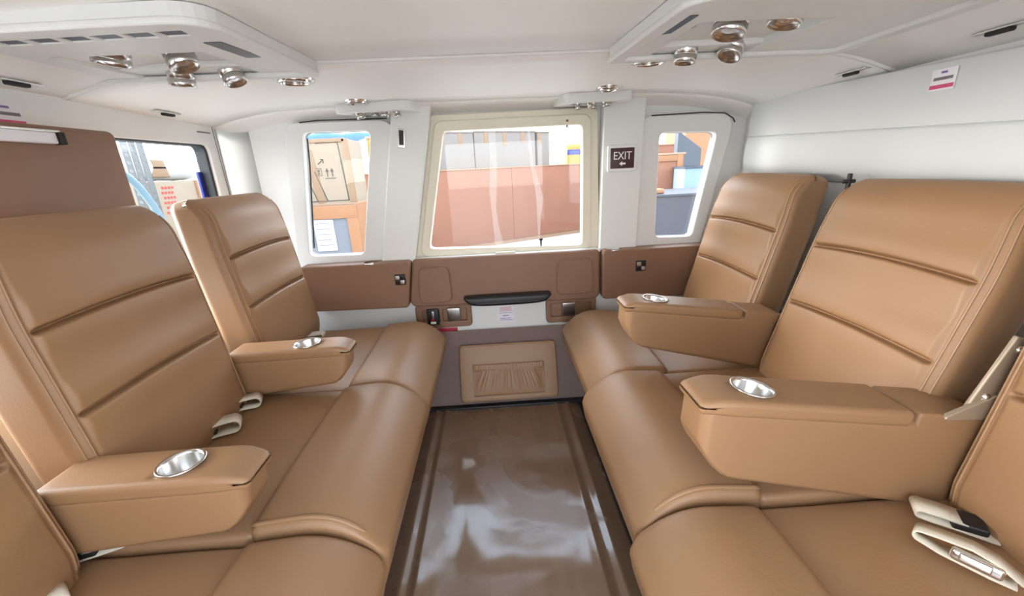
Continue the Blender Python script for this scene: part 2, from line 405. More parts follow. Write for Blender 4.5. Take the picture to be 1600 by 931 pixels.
# windows
for nm, lp, y in (('window_2', winL_in, 1.968), ('window_4', winR_in, 1.968)):
    w = struct(obj(nm, yplate([grow(lp, 0.07), grow(lp, -0.012)], 1.954, 1.976, 0.003), 'seal_grey'))
    obj('pane', yplate([grow(lp, 0.03)], y, y+0.004), 'glass', w)
w2o = bpy.data.objects['window_2']
obj('edge_seal', tube([(-0.790, 1.957, 1.26), (-0.801, 1.957, 1.15), (-0.829, 1.957, 0.95), (-0.852, 1.957, 0.78)], 0.0035, 6), 'gasket', w2o)
w3 = struct(obj('window_3', yplate([door_mid, door_in], 1.918, 1.965, 0.006), 'cream'))
obj('pane', yplate([grow(door_in, 0.02)], 1.950, 1.955), 'glass', w3)
obj('seal', tube([(p[0], 1.944, p[1]) for p in grow(door_in, -0.004)], 0.0025, 6, closed=True), 'gasket', w3)
def streak(xs, name='reflection_streak'):  # pale translucent strips drawn on the pane in place of reflection streaks
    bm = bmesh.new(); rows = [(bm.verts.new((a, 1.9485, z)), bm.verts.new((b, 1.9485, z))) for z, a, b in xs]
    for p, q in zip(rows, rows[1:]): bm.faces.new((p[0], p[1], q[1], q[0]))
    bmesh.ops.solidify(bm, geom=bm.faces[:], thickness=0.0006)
    return obj(name, finish(bm), 'streak_haze', w3)
streak([(1.262, 0.000, 0.030), (1.12, -0.002, 0.030), (1.00, -0.012, 0.022), (0.92, -0.008, 0.014), (0.84, -0.004, 0.022), (0.745, 0.0, 0.042)])
streak([(1.262, 0.170, 0.182), (1.10, 0.180, 0.198), (1.02, 0.196, 0.222), (0.95, 0.204, 0.236), (0.86, 0.206, 0.222), (0.745, 0.208, 0.214)])
# catch pins in the window frame
for (x, z0, z1, m_) in ((0.345, 1.253, 1.285, 'trim_leather'), (0.218, 0.722, 0.772, 'dark_base')):
    ob = obj('catch_pin', join_meshes([lathe([(0, z0), (0.004, z0), (0.004, z1-0.008), (0.009, z1-0.008), (0.009, z1), (0, z1)], 12, T(x, 1.925, 0))]), m_, w3)

# ---- door
d1 = struct(obj('door_1', yplate([door_out, door_mid], 1.932, 1.962, 0.004), 'cream'))
obj('sill', wb_(-0.385, 0.492, 1.885, 1.945, 0.700, 0.716, 0.004), 'white_panel', d1)
obj('pull_tab', wb_(0.0, 0.092, 1.890, 1.915, 0.716, 0.724, 0.002), 'cream', d1)
dp = obj('trim_panel', yplate([rpoly([(-0.377, 0.706), (0.477, 0.704), (0.480, 0.482), (-0.412, 0.494)], [0.012, 0.012, 0.03, 0.03])], 1.868, 1.912, 0.010), 'trim_leather', d1)
for (x0, x1, z0, z1) in ((-0.366, -0.222, 0.512, 0.672), (0.285, 0.448, 0.516, 0.676)):
    ring = rpoly([(x0, z0), (x1, z0), (x1-0.004, z1), (x0+0.010 if x0 < 0 else x0+0.004, z1)], 0.032)
    s_ = obj('speaker_cover', yplate([ring], 1.858, 1.872, 0.004), 'trim_leather', dp)
    obj('rim', tube([(p[0], 1.860, p[1]) for p in grow(ring, 0.03)], 0.004, 8, closed=True), 'trim_leather', s_)
def han(v):
    x, y, z = v; s = (abs(x)/0.20)**4
    return (x*(1+0.08*z/0.027), y, z*(1-0.25*s)+0.004*s)
obj('handle', rbox((0.044, 1.848, 0.507), (0.398, 0.06, 0.052), 0.018, (16, 2, 2), fn=han), 'black', d1)
obj('handle_grip', tube([(-0.12+0.33*i/16, 1.82, 0.498) for i in range(17)], 0.004, 6), 'black_gloss', d1)
# latch bezels: a frame round a pocket
def bezel(x0, x1, z0, z1, kind):
    o = obj('latch_bezel', yplate([rpoly(rect(x0, x1, z0, z1), 0.016), rpoly(rect(x0+0.022 if kind == 'L' else x0+0.014, x1-0.014, z0+0.020, z1-0.018), 0.008)], 1.884, 1.908, 0.006), 'trim_leather', d1)
    obj('pocket', wb_(x0+0.01, x1-0.01, 1.898, 1.912, z0+0.01, z1-0.01, 0.002), 'trim_leather', o)
    if kind == 'L':
        obj('divider', wb_(x0+0.112, x0+0.124, 1.884, 1.906, z0+0.016, z1-0.014, 0.003), 'trim_leather', o)
        pl = wb_(x0+0.048, x0+0.106, 1.876, 1.902, z0+0.012, z1-0.014, 0.005)
        obj('lock_plate', pl, 'black', o)
        obj('lock_slider', wb_(x0+0.072, x0+0.084, 1.870, 1.880, z0+0.045, z1-0.024, 0.003), 'steel', o)
        obj('lock_mark', wb_(x0+0.068, x0+0.084, 1.873, 1.878, z0+0.036, z0+0.050, 0.002), 'red_label', o)
        obj('lock_tag', wb_(x0+0.064, x0+0.090, 1.873, 1.878, z0+0.020, z0+0.032, 0.001), 'white_ink', o)
        fx = x0+0.150
    else:
        fx = x0+0.072
    fl_ = rbox((fx+0.03, 1.884, (z0+z1)/2+0.008), (0.062, 0.012, 0.072), 0.004, (2, 1, 6), fn=lambda v: (v[0], v[1]-0.016*(1-((v[2]-0.036)/0.072)**2), v[2]))
    obj('latch_flap', fl_, 'steel', o)
bezel(-0.398, -0.140, 0.372, 0.482, 'L')
bezel(0.236, 0.470, 0.362, 0.478, 'R')
# placards on the door
def lines(parent, x0, x1, zs, y, m_, h=0.003, ragged=0.2):
    for z in zs:
        a = x0+random.random()*ragged*(x1-x0)*0.5; b = x1-random.random()*ragged*(x1-x0)
        obj('text_line', wb_(a, b, y-0.0006, y, z-h/2, z+h/2, 0.0002), m_, parent)
p = thing('instruction_placard', 'white notice with violet small print under the black door handle', 'placard', (0.032, 1.903, 0.375))
obj('card', wb_(-0.008, 0.072, 1.9025, 1.9045, 0.372, 0.474, 0.0008), 'placard', p)
lines(p, -0.002, 0.066, (0.466, 0.459), 1.9022, 'violet_ink', 0.0025)
lines(p, 0.002, 0.066, (0.447, 0.441, 0.435, 0.428), 1.9022, 'pink_ink', 0.0022)
lines(p, -0.002, 0.066, (0.418,), 1.9022, 'violet_ink', 0.0018, 0.02)
lines(p, 0.016, 0.046, (0.404,), 1.9022, 'violet_ink', 0.004, 0.02)
lines(p, -0.002, 0.070, (0.390, 0.382), 1.9022, 'violet_ink', 0.0026)
p = thing('warning_label', 'small red warning label under the left door latch', 'label', (-0.268, 1.903, 0.328))
obj('card', wb_(-0.323, -0.211, 1.9018, 1.9045, 0.331, 0.357, 0.0008), 'red_label', p)
lines(p, -0.315, -0.220, (0.350, 0.343), 1.9014, 'pink_ink', 0.0018, 0.15)
# leather kick pad with gathered pocket
Mk = Matrix.Translation((0.029, 1.752, 0)) @ Matrix.Rotation(-math.atan(0.382), 4, 'X')   # local z runs up the slanted panel
kp = thing('map_pocket_panel', 'tan leather panel with gathered map pocket on the lower door', 'pocket panel', (0.029, 1.75, 0.01))
kb = obj('backing', rbox((0, -0.014, 0.160), (0.468, 0.020, 0.272), 0.009, (12, 1, 8), M=Mk), 'leather', kp)
obj('piping', tube([(p_[0], -0.022, p_[1]+0.160) for p_ in rpoly(rect(-0.230, 0.230, -0.132, 0.132), 0.018)], 0.005, 8, M=Mk, closed=True), 'leather', kp)
def pocket_mesh():
    bm = bmesh.new(); nx, nz = 120, 30; g = []
    folds = [(-0.150+0.300*i/17+random.uniform(-0.005, 0.005), random.uniform(0.0035, 0.006), random.uniform(0.5, 1.0)) for i in range(18)]
    for j in range(nz+1):
        v = j/nz; row = []
        for i in range(nx+1):
            u = i/nx*2-1; x = u*0.170; z = 0.050+v*0.150
            edge = 1-abs(u)**8
            d = 0.002 + 0.011*(1-u*u)**0.5*math.sin(PI*min(1, v*1.05+0.02))**0.6*edge
            if v < 0.80:
                fade = sstep(0.02, 0.45, v)
                for c, sg, am in folds:
                    d += 0.0042*am*fade*edge*gauss(x-c*(0.80+0.42*(0.8-v)), sg*(1+0.9*(0.8-v)))
                d -= 0.0016*fade
            else:
                d = 0.005 + 0.006*(1-u*u)**0.5 + 0.0007*math.sin(x*520)
            if 0.78 < v < 0.83: d -= 0.0025
            row.append(bm.verts.new((x, -0.024-max(0.001, d), z)))
        g.append(row)
    for a, b in zip(g, g[1:]):
        for k in range(nx): bm.faces.new((a[k], a[k+1], b[k+1], b[k]))
    rim = [[bm.verts.new((v.co.x, -0.0235, v.co.z)) for v in r_] for r_ in (g[0], g[-1])]
    for r_, q in zip((g[0], g[-1]), rim):
        for k in range(nx): bm.faces.new((r_[k], r_[k+1], q[k+1], q[k]))
    bm.transform(Mk); return finish(bm)
pk = obj('pocket', pocket_mesh(), 'leather', kp)
obj('pocket_edge', tube([(x, -0.0245, z) for x, z in ((-0.172, 0.202), (-0.172, 0.048), (0.172, 0.048), (0.172, 0.202))], 0.0018, 6, M=Mk), 'leather', pk)

# ---- side ledges left and right of the door
def ledge(pts, y0, cup, sw, side):
    lab = 'brown side ledge with cup holder under the %s cabin window' % ('left' if side == 'L' else 'right')
    t_ = thing('side_ledge', lab, 'ledge', (sum(p[0] for p in pts)/4, 1.91, 0.49), group='side ledges beside the door')
    body = yplate([rpoly(pts, 0.012)], y0, 1.925, 0.008)
    cut = lathe([(0, 0.66), (0.034, 0.66), (0.034, 0.80), (0, 0.80)], 28, T(cup[0], cup[1], 0))
    body = boolean_cut(body, cut); body.materials.clear() if body.materials else None
    obj('body', body, 'trim_leather', t_)
    cp = obj('cup_holder', lathe([(0.034, 0.700), (0.041, 0.7065), (0.043, 0.710), (0.041, 0.7125), (0.036, 0.710), (0.033, 0.700), (0.033, 0.664), (0, 0.664)], 32, T(cup[0], cup[1], 0)), 'chrome', t_)
    s = obj('switch_plate', wb_(sw-0.024, sw+0.024, y0-0.006, y0+0.004, 0.607, 0.657, 0.003), 'black', t_)
    for i in range(2):
        for j in range(2):
            obj('button', wb_(sw-0.020+i*0.021, sw-0.001+i*0.021, y0-0.010, y0-0.003, 0.612+j*0.021, 0.630+j*0.021, 0.002), 'steel' if (i+j) % 2 else 'black_gloss', s)
ledge([(-0.888, 0.705), (-0.398, 0.705), (-0.430, 0.500), (-0.862, 0.507)], 1.845, (-0.575, 1.885), -0.445, 'L')
ledge([(0.502, 0.705), (1.02, 0.705), (1.02, 0.478), (0.505, 0.485)], 1.845, (0.556, 1.885), 0.675, 'R')

# ---- exit sign, pillar slot
ex = thing('exit_sign', 'maroon EXIT sign with white arrow on the right window pillar', 'sign', (0.583, 1.897, 1.06))
obj('frame', yplate([rpoly(rect(0.521, 0.645, 1.062, 1.168), 0.008)], 1.884, 1.898, 0.004), 'white_panel', ex)
obj('face', wb_(0.530, 0.636, 1.8825, 1.887, 1.072, 1.158, 0.001), 'maroon', ex)
obj('lettering', text_mesh('EXIT', 0.047, T(0.583, 1.8820, 1.124) @ MY @ Matrix.Diagonal((0.86, 1, 1, 1))), 'white_ink', ex)
arrow = [(-0.014, 0), (-0.001, 0.010), (-0.001, 0.004), (0.014, 0.004), (0.014, -0.004), (-0.001, -0.004), (-0.001, -0.010)]
obj('arrow', plate([arrow], 0.0008, 0, T(0.583, 1.8820, 1.092) @ MY), 'white_ink', ex)
ps = thing('slot_catch', 'small dark rectangular slot catch on the left window pillar', 'catch', (-0.375, 1.897, 1.20))
Ms = T(-0.372, 1.894, 1.238) @ Matrix.Rotation(0.10, 4, 'Y')
obj('bezel', rbox((0, 0, 0), (0.030, 0.008, 0.076), 0.002, M=Ms), 'steel', ps)
obj('slot', rbox((0, -0.003, 0.003), (0.020, 0.006, 0.060), 0.002, M=Ms), 'black', ps)

# ================================================================== ceiling fittings
def can_light(x, y, zc, r, label):
    o = thing('ceiling_light', label, 'ceiling light', (x, y, zc), group='round chrome ceiling lights')
    M_ = T(x, y, zc) @ Matrix.Rotation(PI, 4, 'X')
    obj('rim', lathe([(r*0.55, -0.004), (r*0.8, 0.003), (r*0.95, 0.005), (r, 0.003), (r, -0.006)], 36, M_), 'chrome', o)
    obj('lens', lathe([(r*0.74, 0.003), (r*0.68, 0.005), (0.0, 0.003)], 36, M_), 'lens', o)
    obj('lens_ring', lathe([(r*0.80, 0.003), (r*0.78, 0.010), (r*0.70, 0.011), (r*0.68, 0.005)], 36, M_), 'chrome', o)
for x, y, r, lab in ((-0.578, 1.415, 0.058, 'larger round chrome ceiling light on the left, near the air console'),
                  (0.492, 1.357, 0.058, 'larger round chrome ceiling light on the right, near the air console'),
                  (-0.510, 1.792, 0.050, 'smaller round chrome ceiling light above the left window'),
                  (0.475, 1.735, 0.050, 'smaller round chrome ceiling light above the right pillar')):
    can_light(x, y, z_far(x, y), r, lab)

def nozzle(parent, x, y, z, r, L, tilt, name='air_nozzle'):
    M_ = T(x, y, z) @ Matrix.Rotation(PI+tilt[0], 4, 'X') @ Matrix.Rotation(tilt[1], 4, 'Y')
    o = obj(name, lathe([(r*0.85, -0.02), (r, 0.0), (r, L*0.45), (r*0.94, L*0.47), (r*0.94, L*0.55), (r, L*0.57), (r, L), (r*0.90, L+0.001), (r*0.80, L-0.004), (r*0.35, L-0.008), (0, L-0.004)], 28, M_), 'brushed', parent)
    return o
def console(sx, x0, x1, y0, y1, rec, dark, noz, label, slots):
    """overhead console; sx is the side (-1 left, 1 right); x given as |x|"""
    c = thing('overhead_console', label, 'overhead console', (sx*(x0+x1)/2, (y0+y1)/2, 1.36), group='overhead air consoles')
    zb = 1.366                                                       # underside
    out = rpoly([(sx*x0, y1), (sx*(x0+0.03), y0), (sx*x1, y0+0.03), (sx*x1, y1)], [0.02, 0.07, 0.05, 0.02])
    rc = rpoly([(sx*a, b) for a, b in rec], 0.012)
    sl = []
    for i in range(slots):
        a = x0+0.105+i*0.062; yy = y0+0.066+i*0.004
        if a+0.05 < x1: sl.append(rpoly([(sx*a, yy), (sx*(a+0.054), yy+0.004), (sx*(a+0.05), yy+0.036), (sx*(a+0.002), yy+0.034)], 0.004))
    body = obj('shell', zplate([out, rc]+sl, zb, 1.392, 0.002), 'white_panel', c)
    for q in sl: obj('vent_slot', zplate([grow(q, 0.05)], zb+0.003, zb+0.006), 'slate', body)
    # raised rim round the shell
    rim_in = rpoly([(sx*(x0+0.03), y1-0.018), (sx*(x0+0.055), y0+0.026), (sx*(x1-0.03), y0+0.05), (sx*(x1-0.03), y1-0.018)], [0.02, 0.05, 0.04, 0.02])
    obj('rim', zplate([out, rim_in], zb-0.010, zb+0.004, 0.005), 'white_panel', c)
    # recess tray
    xs = [r_[0] for r_ in rec]; ys = [r_[1] for r_ in rec]
    xa, xb = sorted((sx*min(xs), sx*max(xs)))
    obj('recess_tray', wb_(xa-0.02, xb+0.02, min(ys)-0.01, max(ys)+0.004, 1.386, 1.391, 0.002), 'white_panel', c)
    stp = [(sx*min(xs), max(ys)-0.070), (sx*max(xs), max(ys)-0.070), (sx*max(xs), max(ys)), (sx*min(xs), max(ys))]
    obj('recess_step', zplate([rpoly(stp, 0.01)], 1.372, 1.388, 0.005), 'white_panel', c)
    for (x, y, r, L, z, tl) in noz: nozzle(c, sx*x, y, z, r, L, tl)
    obj('display', zplate([rpoly([(sx*a, b) for a, b in dark], 0.004)], zb-0.001, zb+0.003, 0.001), 'slate', c)
    kx = min(xs)+0.028
    obj('call_button', lathe([(0, 0.010), (0.012, 0.008), (0.018, 0.0)], 20, T(sx*kx, dark[0][1]+0.005, 1.387) @ Matrix.Rotation(PI, 4, 'X')), 'steel', c)
    return c
console(-1, 0.445, 1.08, 0.825, 1.262, [(0.585, 1.255), (0.600, 1.030), (0.93, 1.030), (0.89, 1.255)],
        [(0.505, 1.085), (0.540, 1.085), (0.560, 0.965), (0.524, 0.965)],
        [(0.835, 1.085, 0.036, 0.030, 1.392, (0.15, -0.25)), (0.690, 1.080, 0.031, 0.046, 1.392, (-0.1, 0.35)), (0.785, 1.225, 0.030, 0.036, 1.376, (0.1, -0.1)), (0.660, 1.225, 0.028, 0.036, 1.376, (-0.1, 0.35))],
        'left overhead console with vent slots, dark display and four chrome air nozzles', 7)
console(1, 0.338, 0.98, 0.80, 1.245, [(0.440, 1.238), (0.448, 0.955), (0.745, 0.955), (0.705, 1.238)],
        [(0.378, 1.040), (0.416, 1.022), (0.424, 0.910), (0.372, 0.915)],
        [(0.545, 1.010, 0.036, 0.040, 1.392, (-0.1, -0.2)), (0.652, 0.985, 0.034, 0.030, 1.392, (0.0, -0.2)), (0.530, 1.195, 0.029, 0.036, 1.376, (0.0, -0.1)), (0.652, 1.190, 0.030, 0.030, 1.376, (-0.2, -0.45))],
        'right overhead console with slanted dark display and four chrome air nozzles', 0)
# small consoles at the heads of the pillars
def small_console(pts, noz, label):
    cx = sum(p[0] for p in pts)/len(pts)
    c = thing('pillar_console', label, 'overhead console', (cx, 1.87, 1.33), group='small consoles over the pillars')
    lp = rpoly(pts, 0.025)
    obj('shell', zplate([lp, rpoly([tuple(Vector((cx, 1.875))+(Vector(p)-Vector((cx, 1.875)))*0.74) for p in pts], 0.018)], 1.337, 1.376, 0.005), 'white_panel', c)
    obj('tray', zplate([grow(lp, -0.08)], 1.350, 1.362, 0.001), 'white_panel', c)
    for (x, y, r, L, tl) in noz: nozzle(c, x, y, 1.348, r, L+0.006, tl)
small_console([(-0.625, 1.835), (-0.32, 1.805), (-0.265, 1.945), (-0.52, 1.965)], [(-0.525, 1.868, 0.020, 0.022, (0.1, 0.2)), (-0.415, 1.862, 0.018, 0.020, (0, -0.3)), (-0.382, 1.90, 0.013, 0.022, (-0.2, 0.3)), (-0.47, 1.895, 0.014, 0.012, (0, 0))],
              'small white console with nozzles over the left window pillar')
small_console([(0.285, 1.945), (0.325, 1.815), (0.60, 1.800), (0.535, 1.945)], [(0.385, 1.90, 0.014, 0.020, (0, 0)), (0.43, 1.875, 0.012, 0.016, (0.3, 0.3)), (0.50, 1.86, 0.020, 0.016, (0, 0.1)), (0.455, 1.905, 0.014, 0.018, (0, 0))],
              'small white console with nozzles above the exit sign pillar')
# coat-hook clips where the ceiling meets the side walls
def clip(side, y, label):
    x = XL+0.012 if side < 0 else XR-0.035
    z = (z_near if y < 1.26 else z_far)(x, y)
    c = thing('ceiling_clip', label, 'clip', (x, y, z), group='dark clips along the ceiling edge')
    x2 = x-side*0.03
    obj('plate', rbox((x2, y, (z_near if y < 1.26 else z_far)(x2, y)-0.003), (0.020, 0.11, 0.004), 0.0015), 'steel', c)
    obj('catch', rbox((x2, y+0.005, (z_near if y < 1.26 else z_far)(x2, y)-0.008), (0.016, 0.050, 0.010), 0.004), 'dark_base', c)
clip(-1, 1.56, 'dark clip on the ceiling edge over the left bulkhead window')
clip(-1, 1.10, 'dark clip on the ceiling edge at the far left of the view')
clip(1, 1.33, 'dark clip on the right ceiling edge, farther from the camera')
clip(1, 0.95, 'dark clip on the right ceiling edge, nearer the camera')
# notices on the bulkheads
def notice(side, y0, y1, z0, z1, label):
    x = XL+0.0005 if side < 0 else XR-0.0388
    c = thing('bulkhead_notice', label, 'placard', (x, (y0+y1)/2, z0), group='notices on the bulkheads')
    s = 1 if side < 0 else -1
    a, b_ = sorted((x, x+s*0.0015)); obj('card', wb_(a, b_, y0, y1, z0, z1, 0.0005), 'placard', c)
    xa, xb = sorted((x+s*0.0014, x+s*0.0024)); h = z1-z0; w = y1-y0
    obj('text_line', wb_(xa, xb, y0+w*0.38, y0+w*0.62, z0+h*0.78, z0+h*0.88, 0.0002), 'violet_ink', c)
    obj('text_line', wb_(xa, xb, y0+w*0.12, y0+w*0.88, z0+h*0.48, z0+h*0.62, 0.0002), 'grey_ink', c)
    obj('text_line', wb_(xa, xb, y0+w*0.04, y0+w*0.98, z0+h*0.10, z0+h*0.28, 0.0002), 'pink_ink', c)
notice(1, 1.045, 1.105, 1.232, 1.282, 'white notice with pink text on the right padded bulkhead')
notice(-1, 1.06, 1.135, 1.245, 1.297, 'white notice with pink text on the left bulkhead')

# ================================================================== the seats
def backrest_mesh(w, h=0.66, th=0.12, tilt=0.1, bx=0.0, dy=0.0, cr=(0.30, 0.47)):
    """front face faces +x; z 0..h above the seat, tilted back about its lower front edge"""
    hy = w/2
    def fn(v):
        x, y, z = v; zz = z+h/2
        front = sstep(0.0, th*0.30, x)
        # crowned front, thinner and rounded towards the top
        d = 0.016*(1-min(1, abs(y)/hy)**2.5)*front*min(1, zz/0.1)
        pan = 1-sstep(hy-0.036, hy-0.024, abs(y))
        g = 0
        for c in cr:
            g += 0.022*gauss(zz-c+0.012*(abs(y)/hy)**2, 0.0048)*pan
            g -= 0.006*gauss(zz-c-0.03, 0.03)*pan
            g -= 0.004*gauss(zz-c+0.03, 0.03)*pan
        s = 0.0030*(gauss(abs(y)-(hy-0.024), 0.0035)+0.7*gauss(abs(y)-(hy-0.013), 0.003))
        d -= (g+s)*front
        d -= 0.035*sstep(0.56, 0.66, zz)**2*front                   # top rolls back
        d -= 0.02*sstep(0.10, 0.0, zz)*front
        side = 0.014*sstep(0.45, 0.66, zz)                          # shoulders draw in
        x2 = x+d
        y2 = y*(1-side/hy)
        return (x2, y2, z)
    M_ = T(bx, dy, 0.405) @ Matrix.Rotation(-tilt, 4, 'Y') @ T(-th/2, 0, h/2)
    rr = 0.030; az = h/2-rr; ay = hy-rr
    zs = {round(-az+2*az*i/40, 5) for i in range(41)}
    for c in cr: zs |= {round(c-h/2-0.006+0.0018*i, 5) for i in range(-11, 9)}
    ys = {round(-ay+2*ay*i/36, 5) for i in range(37)} | {round(sg*(hy-0.030-0.0016*i), 5) for i in range(0, 8) for sg in (-1, 1)}
    zs = sorted(z for z in zs if -az <= z <= az); ys = sorted(y for y in ys if -ay <= y <= ay)
    seams = []
    for sg in (-1, 1):
        for sn in (0.36, 0.72):
            cs = math.sqrt(1-sn*sn); pts = []
            for i in range(49):
                z = -h/2+0.05+(h-0.085)*i/48
                pts.append(M_ @ Vector(fn((th/2-rr+rr*cs, sg*(hy-rr+rr*sn), z))))
            seams.append(tube(pts, 0.0021, 6))
    return rbox((0, 0, 0), (th, w, h), rr, (3, ys, zs), k=8, fn=fn, M=M_), seams
def cushion_mesh(x0, x1, z0, z1, w):
    def fn(v):
        x, y, z = v
        top = 1 if z > 0 else 0
        if top: z = z + 0.006*(1-(abs(y)/(w/2))**4)*(1-(2*x/(x1-x0))**2) + 0.0015*noise.noise(Vector((x*9, y*9, 3)))
        return (x, y, z)
    return rbox(((x0+x1)/2, 0, (z0+z1)/2), (x1-x0, w, z1-z0), 0.014, (14, 24, 2), fn=fn)
def bolster_mesh(x0, x1, z0, z1, w):
    L = x1-x0; H = z1-z0
    def fn(v):
        x, y, z = v; u = max(0, min(1, (x+L/2)/L)); t_ = max(0, min(1, (z+H/2)/H))
        drop = 0.0
        if t_ > 0.5:
            drop = 0.012*(1-u)**2*1.2 + 0.085*max(0, (u-0.35)/0.65)**2.6
        # nose bulges at mid height, tucks in at the bottom
        bx_ = (0.016*math.sin(PI*min(1, max(0, t_)))-0.03*(1-t_)**2)*sstep(0.5, 1.0, u)
        crown = 0.008*(1-(abs(y)/(w/2))**6)*(1 if t_ > 0.5 else 0)
        wr = 0.0012*noise.noise(Vector((x*8, y*5, 1)))
        return (x+bx_, y, z-drop*(t_-0.5)*2*(1 if t_ > 0.5 else 0)+crown+wr)
    return rbox(((x0+x1)/2, 0, (z0+z1)/2), (L, w, H), 0.022, (22, 24, 8), k=4, fn=fn)
def top_of_bolster(u):
    return -(0.012*(1-u)**2*1.2 + 0.085*max(0, (u-0.35)/0.65)**2.6)
def cup_prof(r, d):
    return [(r*0.98, -0.004), (r*1.13, 0.0005), (r*1.20, 0.003), (r*1.17, 0.0055), (r*1.05, 0.005), (r*0.98, 0.0), (r*0.96, -d), (0, -d)]
def armrest(parent, bx, y, L, ztop, zbot, w, tilt, up, lidL, cupx):
    """x forward from bx; tilt lifts the tip; up is how far the underside rises at the tip"""
    H = ztop-zbot
    lid_h = 0.034
    M_ = T(bx, y, (ztop+zbot)/2) @ Matrix.Rotation(-tilt, 4, 'Y')
    HB = H-lid_h+0.018
    def fb(v):
        x, yy, z = v; u = max(0, min(1, (x+L/2)/L))
        tipr = max(0, (u-0.84)/0.16)
        ztop_ = HB/2
        z = ztop_-(ztop_-z)*(1-up*u/HB-0.30*tipr**2.2)
        return (x-0.018*tipr*(ztop_-z)/HB, yy*(1-0.14*tipr**2), z)
    body = rbox((L/2, 0, -lid_h/2+0.009), (L, w*0.97, HB), 0.020, (26, 6, 8), k=5, fn=fb, M=M_)
    x0 = L-lidL
    def fl2(v):
        x, yy, z = v; u = (x+lidL/2)/lidL
        tipr = sstep(0.80, 1.0, u)
        return (x-0.0*tipr, yy*(1-0.16*tipr**2), z - 0.012*tipr**3*(1 if z > 0 else 0.2))
    lid = rbox((x0+lidL/2+0.008, 0, H/2-lid_h/2+0.003), (lidL, w*1.02, lid_h), 0.012, (14, 6, 2), k=4, fn=fl2, M=M_)
    r = 0.033
    cut = lathe([(0, -0.062), (r, -0.062), (r, 0.05), (0, 0.05)], 32, M_ @ T(cupx, 0, H/2))
    body = boolean_cut(body, cut.copy()); lid = boolean_cut(lid, cut)
    for m_ in (body, lid):
        for p_ in m_.polygons: p_.use_smooth = True
        m_.materials.clear()
    a = obj('armrest', body, 'leather', parent, world=False)
    obj('armrest_lid', lid, 'leather', a, world=False)
    if x0 > 0.03:
        obj('armrest_heel', rbox((x0/2, 0, H/2-lid_h/2), (x0, w*0.96, lid_h), 0.006, (3, 3, 1), M=M_), 'leather', a, world=False)
    obj('cup_holder', lathe(cup_prof(r, 0.060), 36, M_ @ T(cupx, 0, H/2+0.002)), 'brushed', a, world=False)
    return a
def seat(label, X0, Yc, w, facing, back, arm=None, dz=0.0, pipes=()):
    """facing 1: looks +x, -1: looks -x.  back = (front x at base, tilt, width, world y centre)"""
    t_ = thing('passenger_seat', label, 'seat', (X0, Yc, 0), 0 if facing > 0 else PI, group='facing rows of tan leather cabin seats')
    obj('seat_base', rbox((0.19, 0, 0.121), (0.46, w-0.07, 0.258), 0.01), 'dark_base', t_, world=False)
    obj('cushion', cushion_mesh(-0.08, 0.350, 0.25, 0.436+dz, w-0.004), 'leather', t_, world=False)
    bo = obj('front_bolster', bolster_mesh(0.340, 0.590, 0.235, 0.462+dz, w-0.002), 'leather', t_, world=False)
    # piping along the two ends of the bolster
    for s in pipes:
        pts = []
        for i in range(25):
            u = i/24
            if u < 0.9: q = (0.348+u*0.235, s*(w/2-0.016), 0.462+dz-0.012+top_of_bolster(u)+0.013)
            else: q = (0.348+0.9*0.235+(u-0.9)*0.22+0.004, s*(w/2-0.016), 0.462+dz+top_of_bolster(0.9)-0.001-(u-0.9)*0.65)
            pts.append(q)
        obj('piping', tube(pts, 0.0055, 8), 'leather', bo, world=False)
    bx, tilt, bw, by = back
    dy = (by-Yc)*facing
    me_, seams = backrest_mesh(bw, tilt=math.radians(tilt), bx=bx, dy=dy)
    ba = obj('backrest', me_, 'leather', t_, world=False)
    for q in seams: obj('stitched_seam', q, 'piping', ba, world=False)
    if arm:
        wy = arm['y']; armrest(t_, arm['bx'], (wy-Yc)*facing, arm['L'], arm['zt'], arm['zb'], arm['w'], math.radians(arm['tilt']), arm['up'], arm['lid'], arm['cup'])
    return t_
XS = -0.85
s1 = seat('leather seat with armrest next to the left cabin window', XS, 1.480, 0.575, 1, (0.055, 8, 0.465, 1.548), dict(y=1.19, bx=0.0, L=0.385, zt=0.607, zb=0.455, w=0.095, tilt=0.5, up=0.035, lid=0.36, cup=0.255))
s2 = seat('middle leather seat of the left row, below the brown headrest panel', XS, 0.912, 0.555, 1, (0.088, 7, 0.462, 0.908), dict(y=0.652, bx=0.0, L=0.385, zt=0.607, zb=0.455, w=0.10, tilt=0.5, up=0.035, lid=0.36, cup=0.255), dz=0.012, pipes=(-1,))
s3 = seat('nearest leather seat of the left row, cut off by the photo edge', XS, 0.357, 0.550, 1, (0.095, 7, 0.462, 0.370))
s4 = seat('leather seat with armrest beside the right cabin window', 0.885, 1.475, 0.60, -1, (0.045, 14, 0.48, 1.558), dict(y=1.195, bx=0.03, L=0.485, zt=0.632, zb=0.440, w=0.11, tilt=8, up=0.055, lid=0.37, cup=0.385))
s5 = seat('middle leather seat of the right row with an armrest on a metal bracket', 0.85, 0.897, 0.530, -1, (0.065, 15.5, 0.462, 0.908), dict(y=0.658, bx=-0.03, L=0.545, zt=0.622, zb=0.405, w=0.11, tilt=8, up=0.060, lid=0.40, cup=0.435), dz=0.012, pipes=(1,))
s6 = seat('nearest leather seat of the right row, cut off by the photo edge', 0.83, 0.355, 0.545, -1, (0.010, 9, 0.462, 0.370))
